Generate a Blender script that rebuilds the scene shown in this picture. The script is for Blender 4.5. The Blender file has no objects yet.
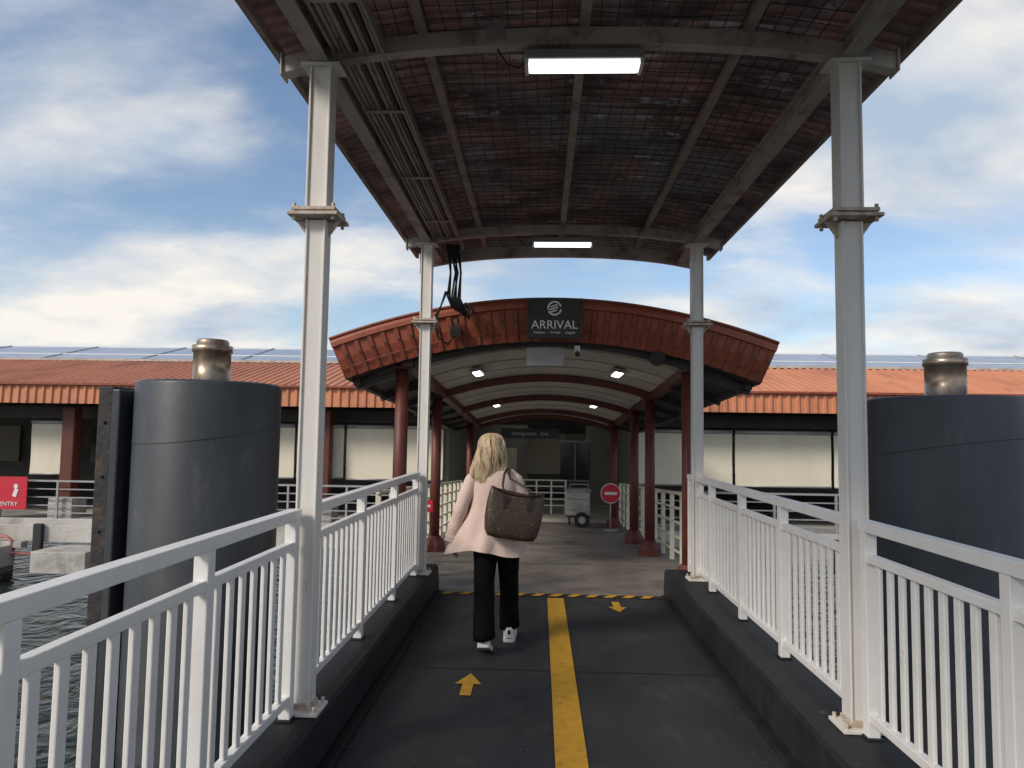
import bpy, bmesh, math, random
from mathutils import Vector, Matrix
random.seed(7)
S = bpy.context.scene
COL = S.collection

# ------------------------------------------------------------------ materials
def mat(name, c1, c2=None, rough=0.6, metal=0.0, scale=6.0, bump=0.0, bscale=None, detail=6, stretch=(1,1,1), spots=None, spot_scale=3.0, spot_t=(0.55,0.7), emit=None, estr=0, spec=None):
    m = bpy.data.materials.new(name); m.use_nodes = True
    nt = m.node_tree; N = nt.nodes; L = nt.links
    b = N["Principled BSDF"]
    b.inputs["Roughness"].default_value = rough
    b.inputs["Metallic"].default_value = metal
    if spec is not None: b.inputs["Specular IOR Level"].default_value = spec
    mp = N.new("ShaderNodeMapping"); mp.inputs["Scale"].default_value = stretch
    geo = N.new("ShaderNodeNewGeometry")
    L.new(geo.outputs["Position"], mp.inputs["Vector"])
    c2 = c2 or tuple(x*0.8 for x in c1)
    n = N.new("ShaderNodeTexNoise"); n.inputs["Scale"].default_value = scale; n.inputs["Detail"].default_value = detail
    n.inputs["Roughness"].default_value = 0.62
    L.new(mp.outputs[0], n.inputs["Vector"])
    r = N.new("ShaderNodeValToRGB")
    r.color_ramp.elements[0].position = 0.35; r.color_ramp.elements[1].position = 0.68
    r.color_ramp.elements[0].color = (*c1, 1); r.color_ramp.elements[1].color = (*c2, 1)
    L.new(n.outputs["Fac"], r.inputs["Fac"])
    out = r.outputs["Color"]
    if spots:
        n2 = N.new("ShaderNodeTexNoise"); n2.inputs["Scale"].default_value = spot_scale; n2.inputs["Detail"].default_value = 8
        n2.inputs["Roughness"].default_value = 0.7
        L.new(mp.outputs[0], n2.inputs["Vector"])
        mr = N.new("ShaderNodeMapRange"); mr.inputs[1].default_value = spot_t[0]; mr.inputs[2].default_value = spot_t[1]
        L.new(n2.outputs["Fac"], mr.inputs[0])
        mx = N.new("ShaderNodeMixRGB"); mx.inputs[2].default_value = (*spots, 1)
        L.new(mr.outputs[0], mx.inputs[0]); L.new(out, mx.inputs[1]); out = mx.outputs[0]
    L.new(out, b.inputs["Base Color"])
    rr = N.new("ShaderNodeMapRange"); rr.inputs[3].default_value = max(0, rough-0.1); rr.inputs[4].default_value = min(1, rough+0.12)
    L.new(n.outputs["Fac"], rr.inputs[0]); L.new(rr.outputs[0], b.inputs["Roughness"])
    if bump:
        nb = N.new("ShaderNodeTexNoise"); nb.inputs["Scale"].default_value = bscale or scale*4; nb.inputs["Detail"].default_value = 5
        L.new(mp.outputs[0], nb.inputs["Vector"])
        bp = N.new("ShaderNodeBump"); bp.inputs["Strength"].default_value = bump; bp.inputs["Distance"].default_value = 0.02
        L.new(nb.outputs["Fac"], bp.inputs["Height"]); L.new(bp.outputs[0], b.inputs["Normal"])
    if emit:
        b.inputs["Emission Color"].default_value = (*emit, 1); b.inputs["Emission Strength"].default_value = estr
    return m

M_white = mat("white_paint", (0.82,0.81,0.79), (0.75,0.74,0.71), 0.42, scale=9, bump=0.05, spots=(0.42,0.33,0.24), spot_scale=8, spot_t=(0.63,0.82))
M_post  = mat("post_paint", (0.78,0.76,0.73), (0.68,0.66,0.62), 0.45, scale=5, bump=0.06, stretch=(1,1,0.30), spots=(0.36,0.27,0.18), spot_scale=9, spot_t=(0.60,0.80))
M_flange= mat("rusty_flange", (0.60,0.56,0.50), (0.42,0.32,0.23), 0.6, scale=20, bump=0.2, spots=(0.22,0.10,0.05), spot_scale=16, spot_t=(0.52,0.7))
M_beam  = mat("canopy_beam_paint", (0.52,0.49,0.45), (0.38,0.34,0.31), 0.55, scale=5, spots=(0.18,0.10,0.06), spot_scale=5, spot_t=(0.53,0.72))
M_purl  = mat("purlin_paint", (0.40,0.34,0.30), (0.27,0.21,0.18), 0.6, scale=5, spots=(0.14,0.09,0.07), spot_scale=5, spot_t=(0.55,0.75))
M_asph  = mat("ramp_rubber_asphalt", (0.026,0.027,0.030), (0.042,0.043,0.047), 0.60, scale=3.0, bump=0.4, bscale=170, stretch=(1,0.45,1), spots=(0.085,0.083,0.080), spot_scale=3.5, spot_t=(0.54,0.85))
M_speck = mat("floor_litter", (0.25,0.23,0.20), (0.12,0.10,0.08), 0.8)
M_kerb  = mat("black_kerb_paint", (0.014,0.015,0.017), (0.025,0.026,0.028), 0.55, scale=4, bump=0.25, bscale=30, spots=(0.12,0.12,0.12), spot_scale=11, spot_t=(0.64,0.78), spec=0.25)
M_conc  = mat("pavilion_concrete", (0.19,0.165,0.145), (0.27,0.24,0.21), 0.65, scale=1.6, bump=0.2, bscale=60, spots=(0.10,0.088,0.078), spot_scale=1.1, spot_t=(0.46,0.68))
M_conc2 = mat("quay_concrete", (0.55,0.53,0.49), (0.38,0.36,0.33), 0.8, scale=2, bump=0.3, bscale=20, spots=(0.18,0.15,0.12), spot_scale=1.5, spot_t=(0.52,0.75))
M_yel   = mat("yellow_road_paint", (0.68,0.37,0.03), (0.56,0.30,0.03), 0.6, scale=10, bump=0.2, bscale=120, spots=(0.15,0.10,0.05), spot_scale=20, spot_t=(0.58,0.70))
M_blk   = mat("black_paint", (0.02,0.02,0.02), (0.03,0.03,0.03), 0.5)
M_terra = mat("terracotta_metal", (0.34,0.085,0.042), (0.25,0.062,0.034), 0.5, scale=4, bump=0.1, spots=(0.12,0.045,0.03), spot_scale=6, spot_t=(0.54,0.78))
M_terra2= mat("terracotta_trim", (0.27,0.070,0.037), (0.20,0.052,0.030), 0.5, scale=5)
M_roofb = mat("terminal_roof_metal", (0.66,0.27,0.135), (0.55,0.21,0.105), 0.55, scale=0.8, spots=(0.32,0.13,0.08), spot_scale=1.2, spot_t=(0.50,0.75), stretch=(1,0.3,1))
M_ridge = mat("upper_roof_grey_blue", (0.36,0.42,0.52), (0.30,0.36,0.46), 0.35, scale=2)
M_col   = mat("oxblood_column", (0.15,0.036,0.025), (0.10,0.026,0.02), 0.5, scale=5, spots=(0.05,0.02,0.016), spot_scale=7, spot_t=(0.56,0.75))
M_ceil  = mat("pavilion_ceiling", (0.70,0.67,0.60), (0.58,0.55,0.49), 0.6, scale=1.5)
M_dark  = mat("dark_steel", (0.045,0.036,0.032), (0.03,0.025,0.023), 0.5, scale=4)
M_grey  = mat("grey_steel", (0.42,0.42,0.42), (0.33,0.33,0.33), 0.45, metal=0.3, scale=5)
M_cream = mat("cream_blind", (0.80,0.75,0.60), (0.72,0.66,0.52), 0.8, scale=1.2, stretch=(1,1,0.3))
M_drum  = mat("dolphin_paint", (0.030,0.035,0.041), (0.056,0.062,0.070), 0.46, scale=1.6, bump=0.2, bscale=6, spots=(0.10,0.10,0.10), spot_scale=4, spot_t=(0.56,0.80), stretch=(1,1,0.5))
M_pile  = mat("weathered_steel_pile", (0.52,0.44,0.34), (0.30,0.21,0.14), 0.34, metal=0.8, scale=6, bump=0.1, stretch=(1,1,0.3), spots=(0.16,0.08,0.04), spot_scale=7, spot_t=(0.53,0.70))
M_rubber= mat("fender_rubber", (0.022,0.022,0.024), (0.04,0.036,0.034), 0.7, scale=6, bump=0.5, bscale=20, spots=(0.13,0.08,0.05), spot_scale=6, spot_t=(0.56,0.73))
M_cable = mat("black_cable", (0.012,0.012,0.013), None, 0.45)
M_pipe  = mat("conduit_grey", (0.42,0.40,0.37), (0.30,0.28,0.26), 0.45, metal=0.2, scale=8)
M_lamp  = mat("lamp_tube", (0.9,0.9,0.9), None, 0.4, emit=(0.92,0.97,1.0), estr=2.0)
M_lamp2 = mat("ceiling_lamp", (0.9,0.9,0.9), None, 0.4, emit=(1.0,0.95,0.85), estr=4)
M_sign  = mat("sign_black", (0.022,0.024,0.026), (0.03,0.031,0.033), 0.35)
M_txt   = mat("sign_white", (0.8,0.8,0.8), (0.76,0.76,0.76), 0.5)
M_red   = mat("sign_red", (0.62,0.025,0.05), (0.56,0.025,0.045), 0.4)
M_glass = mat("dark_window", (0.03,0.04,0.04), (0.05,0.06,0.06), 0.12)
M_wire  = mat("wire_mesh", (0.026,0.020,0.018), (0.05,0.036,0.03), 0.7, scale=9)

def canopy_mat():
    m = bpy.data.materials.new("canopy_sheet"); m.use_nodes=True
    nt=m.node_tree; N=nt.nodes; L=nt.links; b=N["Principled BSDF"]
    geo=N.new("ShaderNodeNewGeometry")
    def noise(sc, st, det=6, ro=0.6):
        mp=N.new("ShaderNodeMapping"); mp.inputs["Scale"].default_value=st
        L.new(geo.outputs["Position"], mp.inputs[0])
        n=N.new("ShaderNodeTexNoise"); n.inputs["Scale"].default_value=sc; n.inputs["Detail"].default_value=det; n.inputs["Roughness"].default_value=ro
        L.new(mp.outputs[0], n.inputs["Vector"]); return n.outputs["Fac"]
    r1=N.new("ShaderNodeValToRGB"); e=r1.color_ramp.elements
    e[0].position=0.38; e[0].color=(0.25,0.225,0.215,1); e[1].position=0.64; e[1].color=(0.38,0.31,0.29,1)
    x=e.new(0.52); x.color=(0.38,0.195,0.16,1)
    L.new(noise(0.7,(1.3,0.8,1)), r1.inputs[0])
    r2=N.new("ShaderNodeMapRange"); r2.inputs[1].default_value=0.42; r2.inputs[2].default_value=0.62; r2.inputs[4].default_value=0.92
    L.new(noise(1.8,(1.0,1.7,1),10,0.72), r2.inputs[0])
    mx=N.new("ShaderNodeMixRGB"); mx.inputs[2].default_value=(0.062,0.048,0.044,1)
    L.new(r2.outputs[0], mx.inputs[0]); L.new(r1.outputs[0], mx.inputs[1])
    r3=N.new("ShaderNodeMapRange"); r3.inputs[1].default_value=0.57; r3.inputs[2].default_value=0.68
    L.new(noise(2.2,(0.8,2.6,1),9,0.78), r3.inputs[0])
    mx2=N.new("ShaderNodeMixRGB"); mx2.inputs[2].default_value=(0.78,0.74,0.72,1)
    L.new(r3.outputs[0], mx2.inputs[0]); L.new(mx.outputs[0], mx2.inputs[1])
    # darker bands along the corrugation valleys (follows the geometry height profile)
    sy=N.new("ShaderNodeSeparateXYZ"); L.new(geo.outputs["Position"],sy.inputs[0])
    k=N.new("ShaderNodeMath"); k.operation='MULTIPLY'; k.inputs[1].default_value=2*math.pi/0.085; L.new(sy.outputs[1],k.inputs[0])
    sn=N.new("ShaderNodeMath"); sn.operation='SINE'; L.new(k.outputs[0],sn.inputs[0])
    mr=N.new("ShaderNodeMapRange"); mr.inputs[1].default_value=-1; mr.inputs[2].default_value=0.2; mr.inputs[3].default_value=0.55; mr.inputs[4].default_value=0.0
    L.new(sn.outputs[0],mr.inputs[0])
    mx3=N.new("ShaderNodeMixRGB"); mx3.inputs[2].default_value=(0.05,0.04,0.037,1); L.new(mr.outputs[0],mx3.inputs[0]); L.new(mx2.outputs[0],mx3.inputs[1])
    L.new(mx3.outputs[0], b.inputs["Base Color"]); b.inputs["Roughness"].default_value=0.36
    tr=N.new("ShaderNodeBsdfTranslucent"); L.new(mx3.outputs[0],tr.inputs[0])
    ms=N.new("ShaderNodeMixShader"); ms.inputs[0].default_value=0.11
    L.new(b.outputs[0],ms.inputs[1]); L.new(tr.outputs[0],ms.inputs[2])
    L.new(ms.outputs[0],N["Material Output"].inputs[0])
    return m
M_sheet = canopy_mat()

def water_mat():
    m = bpy.data.materials.new("sea_water"); m.use_nodes=True
    nt=m.node_tree; N=nt.nodes; L=nt.links; b=N["Principled BSDF"]
    b.inputs["Base Color"].default_value=(0.012,0.026,0.021,1); b.inputs["Roughness"].default_value=0.10
    b.inputs["Specular IOR Level"].default_value=0.32
    geo=N.new("ShaderNodeNewGeometry"); n=N.new("ShaderNodeTexNoise"); n.inputs["Scale"].default_value=2.2; n.inputs["Detail"].default_value=6
    n.inputs["Distortion"].default_value=0.6
    L.new(geo.outputs["Position"], n.inputs["Vector"])
    bp=N.new("ShaderNodeBump"); bp.inputs["Strength"].default_value=0.9; bp.inputs["Distance"].default_value=0.25
    L.new(n.outputs["Fac"], bp.inputs["Height"]); L.new(bp.outputs[0], b.inputs["Normal"])
    return m
M_water = water_mat()

# ------------------------------------------------------------------ mesh builder
class MB:
    def __init__(s, name): s.name=name; s.bm=bmesh.new(); s.mats=[]
    def mi(s, m):
        if m not in s.mats: s.mats.append(m)
        return s.mats.index(m)
    def face(s, vs, m, smooth=False):
        try: f=s.bm.faces.new(vs)
        except ValueError: return
        f.material_index=s.mi(m); f.smooth=smooth
    def box(s, c, d, m, R=None):
        vs=[]
        for z in (-.5,.5):
            for x,y in ((-.5,-.5),(.5,-.5),(.5,.5),(-.5,.5)):
                p=Vector((x*d[0],y*d[1],z*d[2]))
                if R: p=R@p
                vs.append(s.bm.verts.new(p+Vector(c)))
        for q in ((3,2,1,0),(4,5,6,7),(0,1,5,4),(1,2,6,5),(2,3,7,6),(3,0,4,7)):
            s.face([vs[i] for i in q], m)
    def beam(s, p0, p1, w, h, m, up=(0,0,1)):
        p0=Vector(p0);p1=Vector(p1);d=(p1-p0);l=d.length;d.normalize()
        r=d.cross(Vector(up)).normalized();u=r.cross(d)
        R=Matrix((r,d,u)).transposed()
        s.box((p0+p1)/2,(w,l,h),m,R)
    def loft(s, rings, m, cap=True, smooth=True):
        rv=[[s.bm.verts.new(p) for p in r] for r in rings]
        n=len(rv[0])
        for a,b in zip(rv,rv[1:]):
            for i in range(n):
                s.face([a[i],a[(i+1)%n],b[(i+1)%n],b[i]], m, smooth)
        if cap:
            s.face(list(reversed(rv[0])),m); s.face(rv[-1],m)
    def tube(s, pts, r, m, seg=8, cap=True):
        pts=[Vector(p) for p in pts]; rs=r if isinstance(r,(list,tuple)) else [r]*len(pts)
        rings=[]; prev=None
        for i,p in enumerate(pts):
            d=(pts[min(i+1,len(pts)-1)]-pts[max(i-1,0)]).normalized()
            if prev is None:
                a=Vector((0,0,1)) if abs(d.z)<0.9 else Vector((1,0,0))
                u=d.cross(a).normalized()
            else: u=(prev-d*prev.dot(d)).normalized()
            prev=u; v=d.cross(u)
            rings.append([p+(u*math.cos(t)+v*math.sin(t))*rs[i] for t in [2*math.pi*k/seg for k in range(seg)]])
        s.loft(rings,m,cap)
    def grid(s, P, m, smooth=False):
        V=[[s.bm.verts.new(p) for p in row] for row in P]
        for a,b in zip(V,V[1:]):
            for i in range(len(a)-1): s.face([a[i],a[i+1],b[i+1],b[i]],m,smooth)
    def done(s, parent=None, bevel=0.0, loc=None, recalc=True):
        if recalc: bmesh.ops.recalc_face_normals(s.bm, faces=s.bm.faces)
        me=bpy.data.meshes.new(s.name); s.bm.to_mesh(me); s.bm.free()
        for m in s.mats: me.materials.append(m)
        o=bpy.data.objects.new(s.name, me); COL.objects.link(o)
        if parent: o.parent=parent
        if loc: o.location=loc
        if bevel:
            b=o.modifiers.new("bevel","BEVEL"); b.width=bevel; b.segments=2; b.limit_method='ANGLE'; b.angle_limit=math.radians(50)
        return o
def empty(name, loc=(0,0,0)):
    o=bpy.data.objects.new(name,None); o.location=loc; COL.objects.link(o); return o
def text(name, s, loc, size, m, parent, rot=(math.radians(90),0,0), ext=0.002):
    c=bpy.data.curves.new(name,'FONT'); c.body=s; c.size=size; c.align_x='CENTER'; c.align_y='CENTER'; c.extrude=ext
    c.materials.append(m); o=bpy.data.objects.new(name,c); COL.objects.link(o); o.location=loc; o.rotation_euler=rot; o.parent=parent
    return o
def R3(a,ax): return Matrix.Rotation(a,3,ax)

XL,XR=-1.135,1.505
# ------------------------------------------------------------------ water
w=MB("sea_water"); w.grid([[(-600,-300,-2.1),(600,-300,-2.1)],[(-600,1500,-2.1),(600,1500,-2.1)]],M_water); w.done()

# ------------------------------------------------------------------ ramp floor
r=MB("walkway_ramp")
r.box((0.125,2.15,-0.15),(3.0,10.3,0.30),M_asph)
r.beam((-1.2,-3,-0.42),(-1.2,7.2,-0.42),0.15,0.24,M_dark); r.beam((1.45,-3,-0.42),(1.45,7.2,-0.42),0.15,0.24,M_dark)
ramp=r.done()
for x0,x1 in ((-1.30,-1.02),(1.27,1.62)):
    k=MB("kerb")
    inner = x1 if x0<0 else x0; sg = -1 if x0<0 else 1
    prof=[(inner,0.0),(inner+sg*0.012,0.23),(inner+sg*0.03,0.25),(x0 if x0<0 else x1,0.25),(x0 if x0<0 else x1,-0.34),(inner+sg*0.02,-0.34)]
    rings=[[(px+0.004*math.sin(y*2.7+pz*9),y,pz) for px,pz in prof] for y in [-3.0+i*10.42/24 for i in range(25)]]
    k.loft(rings,M_kerb,True,False)
    k.done(bevel=0.008)
    a=MB("kerb_angle_trim")
    a.beam((inner-sg*0.03,-3,0.02),(inner-sg*0.03,7.2,0.02),0.055,0.03,M_kerb)
    a.done(parent=None,bevel=0.004)
s=MB("ramp_floor_joint")
for yy in (2.55,4.95): s.grid([[(-0.96,yy,0.003),(1.21,yy,0.003)],[(-0.96,yy+0.012,0.003),(1.21,yy+0.012,0.003)]],M_blk)
s.done()
s=MB("floor_litter")
for i in range(260):
    x=random.uniform(-0.95,1.2); y=random.uniform(1.5,7.1)
    if i%3==0: x=random.choice((-1,1)); x=(-0.93 if x<0 else 1.18)+random.uniform(-.03,.08)*(1 if x<0 else -1)
    sz=random.uniform(0.002,0.006); a=random.uniform(0,6)
    s.face([s.bm.verts.new((x+sz*math.cos(a+t)*random.uniform(.6,1.4),y+sz*math.sin(a+t)*random.uniform(.6,1.6),0.0085)) for t in (0,1.3,2.5,3.9,5.1)],M_speck)
s.done()

# painted markings
g=MB("yellow_centre_line"); g.grid([[(0.10,-3,0.006),(0.26,-3,0.006)],[(0.09,7.1,0.006),(0.25,7.1,0.006)]],M_yel); g.done()
def arrow(cx,cy,dirn):
    a=MB("yellow_arrow_marking")
    z=0.006; pts=[(-0.035,-0.2),(0.035,-0.2),(0.035,0.0),(0.085,0.0),(0,0.2),(-0.085,0.0),(-0.035,0.0)]
    vs=[a.bm.verts.new((cx+x*dirn,cy+y*dirn,z)) for x,y in pts]; a.face(vs,M_yel); a.done()
arrow(-0.44,4.65,1); arrow(0.74,6.80,-1)
h=MB("hazard_stripe_marking")
h.grid([[(-1.0,7.16,0.004),(1.25,7.16,0.004)],[(-1.0,7.29,0.004),(1.25,7.29,0.004)]],M_blk)
x=-0.98
while x<1.12:
    h.grid([[(x,7.165,0.008),(x+0.09,7.165,0.008)],[(x+0.07,7.285,0.008),(x+0.16,7.285,0.008)]],M_yel); x+=0.18
h.done()
# ------------------------------------------------------------------ canopy
can=empty("walkway_canopy")
def ztop(x):
    t=(x-0.2)/1.66
    return 3.77-0.10*t*t-0.08*abs(t)**4
sh=MB("corrugated_roof_sheet")
P=[]
y=-3.0
pitch=0.085
while y<7.8:
    row=[]
    for i in range(25):
        x=-1.43+i*(3.29/24)
        row.append((x,y,ztop(x)+0.020*math.sin(2*math.pi*y/pitch)))
    P.append(row); y+=pitch/6
sh.grid(P,M_sheet,True); sh.done(can)
wm=MB("bird_wire_mesh")
def wz(x,y): return ztop(x)-0.085-0.022*abs(math.sin((x-0.2)/0.82*math.pi))*(0.6+0.4*math.sin(y*2.1))
x=-1.05
while x<1.42:
    pts=[(x+0.010*math.sin(y0*0.9+x*9),y0*0.3,wz(x,y0*0.3)) for y0 in range(-10,26)]
    wm.tube(pts,0.0029,M_wire,3,False); x+=0.078
y=-2.9
while y<7.7:
    pts=[(xx,y+0.012*math.sin(xx*5+y*7),wz(xx,y)-0.002) for xx in [-1.08+j*0.105 for j in range(25)]]
    wm.tube(pts,0.0029,M_wire,3,False); y+=0.11
wm.done(can,recalc=False)
for yy in (-1.9,0.1,3.5,6.9,7.74):
    rb=MB("arched_rib")
    hh=0.09 if yy<7.5 else 0.20; zo=0.155 if yy<7.5 else 0.115
    N_=20; ring=[]
    for k in range(N_+1):
        xa=-1.34+k*(3.08/N_); za=ztop(xa)-zo
        ring.append([(xa,yy-0.035,za-hh/2),(xa,yy+0.035,za-hh/2),(xa,yy+0.035,za+hh/2),(xa,yy-0.035,za+hh/2)])
    rb.loft(ring,M_beam,True,False)
    rb.box((-1.342,yy,ztop(-1.36)-0.15),(0.01,0.10,hh+0.03),M_beam); rb.box((1.745,yy,ztop(1.74)-0.15),(0.01,0.10,hh+0.03),M_beam)
    rb.done(can,bevel=0.004)
pu=MB("purlins")
for x in (-0.62,0.2,1.02):
    pu.beam((x,-3,ztop(x)-0.092),(x,7.7,ztop(x)-0.092),0.052,0.05,M_purl)
for x in (XL,XR):
    z=ztop(x)-0.085
    pu.beam((x,-3,z+0.0),(x,7.69,z+0.0),0.085,0.012,M_beam); pu.beam((x,-3,z-0.11),(x,7.69,z-0.11),0.085,0.012,M_beam); pu.beam((x,-3,z-0.055),(x,7.69,z-0.055),0.014,0.10,M_beam)
pu.beam((-1.39,-3,ztop(-1.39)-0.045),(-1.39,7.78,ztop(-1.39)-0.045),0.035,0.05,M_purl)
pu.beam((1.82,-3,ztop(1.82)-0.045),(1.82,7.78,ztop(1.82)-0.045),0.035,0.05,M_purl)
pu.done(can,bevel=0.003)
for x in (XL,XR):
    for yy in (-1.9,3.5,6.9):
        p=MB("canopy_post")
        zt=ztop(x)-0.20
        p.box((x,yy,0.262),(0.20,0.18,0.018),M_post)
        def hsec(z0,z1,w):
            zc=(z0+z1)/2; l=z1-z0
            p.box((x,yy,zc),(w*0.84,w*0.78,l),M_post)
            p.box((x-w*0.42-0.004,yy,zc),(0.011,w,l),M_post); p.box((x+w*0.42+0.004,yy,zc),(0.011,w,l),M_post)
        hsec(0.27,2.66,0.098); hsec(2.72,zt,0.108)
        p.box((x,yy,2.675),(0.25,0.22,0.018),M_flange); p.box((x,yy,2.702),(0.22,0.20,0.018),M_flange)
        p.box((x,yy,0.285),(0.12,0.11,0.03),M_flange)
        for sx in (-1,1):
            vs=[(x+sx*0.055,yy,2.665),(x+sx*0.115,yy,2.665),(x+sx*0.055,yy,2.58)]
            p.loft([[(a,b+dy,c) for a,b,c in vs] for dy in (-0.006,0.006)],M_flange,True,False)
            for sy in (-1,1):
                p.tube([(x+sx*0.098,yy+sy*0.085,2.645),(x+sx*0.098,yy+sy*0.085,2.73)],0.010,M_flange,6)
                p.tube([(x+sx*0.08,yy+sy*0.07,0.25),(x+sx*0.08,yy+sy*0.07,0.295)],0.010,M_flange,6)
        p.box((x,yy,zt-0.012),(0.20,0.13,0.018),M_post)
        p.done(can,bevel=0.003)
for yy in (0.2,3.52,6.95):
    f=MB("fluorescent_fixture")
    f.box((0.20,yy,3.515),(0.60,0.13,0.05),M_grey); f.box((0.20,yy,3.480),(0.555,0.10,0.03),M_lamp)
    f.box((-0.09,yy,3.485),(0.02,0.125,0.05),M_txt); f.box((0.49,yy,3.485),(0.02,0.125,0.05),M_txt)
    for dx in (-0.2,0.2): f.box((0.20+dx,yy,3.56),(0.02,0.03,0.06),M_grey)
    f.done(can,bevel=0.006)
    f=MB("fixture_cable")
    f.tube([(-0.08,yy,3.51),(-0.13,yy-0.01,3.47),(-0.19,yy-0.02,3.48),(-0.24,yy-0.02,3.56),(-0.26,yy-0.03,3.64)],0.005,M_cable,6)
    f.box((-0.25,yy-0.055,3.63),(0.09,0.03,0.08),M_grey)
    f.done(can)
t=MB("cable_tray")
for xx in (-1.065,-0.82): t.beam((xx,-3,3.54),(xx,7.3,3.54),0.012,0.055,M_pipe)
y=-2.8
while y<7.3: t.box((-0.945,y,3.560),(0.22,0.03,0.006),M_purl); y+=0.4
for i in range(8):
    xx=-1.045+i*0.0285
    t.tube([(xx+0.003*math.sin(j*1.7+i),-3+j*0.5,3.54+0.003*math.sin(j*1.1+i*2)) for j in range(21)],(0.014,0.011,0.014,0.012,0.014,0.010,0.014,0.012)[i],(M_pipe,M_purl,M_pipe,M_cable,M_pipe,M_pipe,M_cable,M_pipe)[i],8)
y=-2.5
while y<7.2: t.box((-0.945,y,3.515),(0.26,0.03,0.008),M_pipe); y+=1.1
t.done(can)
cb=MB("drop_cables")
for i in range(7):
    o=i*0.02; rx=random.uniform(-.02,.02)
    cb.tube([(-0.99+o,7.2,3.54),(-0.99+o,7.38,3.48),(-0.97+o+rx,7.42,3.3),(-1.0+o,7.44+o,3.05),(-0.95+o*1.5,7.46,2.93-o),(-0.86+o,7.5,2.93+rx),(-0.82,7.56,3.0),(-0.8+rx,7.75,2.98)],0.011,M_cable,6)
for i in range(3):
    cb.tube([(-1.0-.01*i,7.42,3.1),(-1.07,7.45,2.95),(-1.12-.02*i,7.48,2.8),(-1.1,7.5,2.62),(-1.0,7.55,2.55),(-0.93,7.60,2.66),(-0.95,7.62,2.8)],0.009,M_cable,6)
cb.done(can)

# ------------------------------------------------------------------ railings
def railing(x,y0,y1,posts,pitch=0.118,m=M_white):
    r=MB("railing")
    r.beam((x,y0,1.20),(x,y1,1.20),0.062,0.05,m)
    r.beam((x,y0,1.055),(x,y1,1.055),0.040,0.040,m)
    r.beam((x,y0,0.345),(x,y1,0.345),0.040,0.040,m)
    for p in posts:
        r.box((x,p,0.715),(0.055,0.055,0.92),m); r.box((x,p,0.256),(0.075,0.085,0.010),M_kerb)
    ys=sorted([y0]+list(posts)+[y1])
    for a,b in zip(ys,ys[1:]):
        if b-a<0.15: continue
        n=max(1,round((b-a)/pitch)-1); st=(b-a)/(n+1)
        for i in range(n):
            r.box((x,a+st*(i+1)+random.uniform(-.002,.002),0.70),(0.018,0.040,0.67),m,R3(random.uniform(-.003,.003),'X'))
    r.done(bevel=0.004)
railing(-1.175,-2.4,3.43,(-2.37,-1.45,-0.45,0.55,1.55,2.5,3.39),0.105)
railing(-1.175,3.57,6.83,(3.62,4.72,5.78,6.78),0.105)
railing(1.52,-2.4,3.43,(-2.37,-1.6,-0.6,0.4,1.38,2.38,3.39),0.105)
railing(1.52,3.57,7.3,(3.62,4.55,5.45,6.38,7.27),0.105)

# ------------------------------------------------------------------ mooring dolphins
def dolphin(cx,cy,R,zt,fender,q,ph):
    d=empty("mooring_dolphin")
    b=MB("pile_sleeve")
    def ring(r,z,n=96): return [(cx+r*math.cos(2*math.pi*k/n),cy+r*math.sin(2*math.pi*k/n),z) for k in range(n)]
    b.loft([ring(R,-2.6),ring(R,-1.0),ring(R*1.004,-0.99),ring(R*1.004,-0.96),ring(R,-0.95),ring(R,zt-0.03),ring(R-0.008,zt-0.01),ring(R-0.03,zt)],M_drum,True)
    pts=[]
    for k in range(61):
        a=2*math.pi*k/60; pts.append((cx+(R+0.001)*math.cos(a),cy+(R+0.001)*math.sin(a),zt-0.42+0.10*math.sin(a+ph)))
    b.tube(pts,0.004,M_drum,6,False)
    b.done(d)
    p=MB("steel_pile")
    def r2(r,z,n=40): return [(cx+r*math.cos(2*math.pi*k/n),cy+r*math.sin(2*math.pi*k/n),z) for k in range(n)]
    p.loft([r2(q+.03,zt),r2(q+.03,zt+0.02),r2(q,zt+0.022),r2(q,zt+0.27),r2(q+0.012,zt+0.275),r2(q+0.014,zt+0.33),r2(q-0.02,zt+0.335),r2(q-0.02,zt+0.37),r2(q-0.035,zt+0.385)],M_pile,True)
    p.done(d)
    if fender:
        f=MB("rubber_fender")
        fx=cx-R-0.10; fy=cy-0.10
        f.box((fx-0.06,fy,-0.35),(0.13,0.40,4.6),M_rubber)
        f.box((fx+0.045,fy+0.02,-0.35),(0.07,0.5,4.55),M_drum)
        f.box((fx+0.115,fy+0.1,-0.35),(0.07,0.22,4.3),M_drum)
        z=-1.6
        while z<1.9:
            f.tube([(fx-0.06,fy-0.22,z+0.1),(fx-0.06,fy-0.195,z+0.1)],0.014,M_rubber,8); z+=0.45
        f.done(d,bevel=0.012)
dolphin(-2.88,6.1,0.59,2.0,True,0.155,0.6)
dolphin(3.40,6.1,0.62,1.95,False,0.155,2.4)

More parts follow.
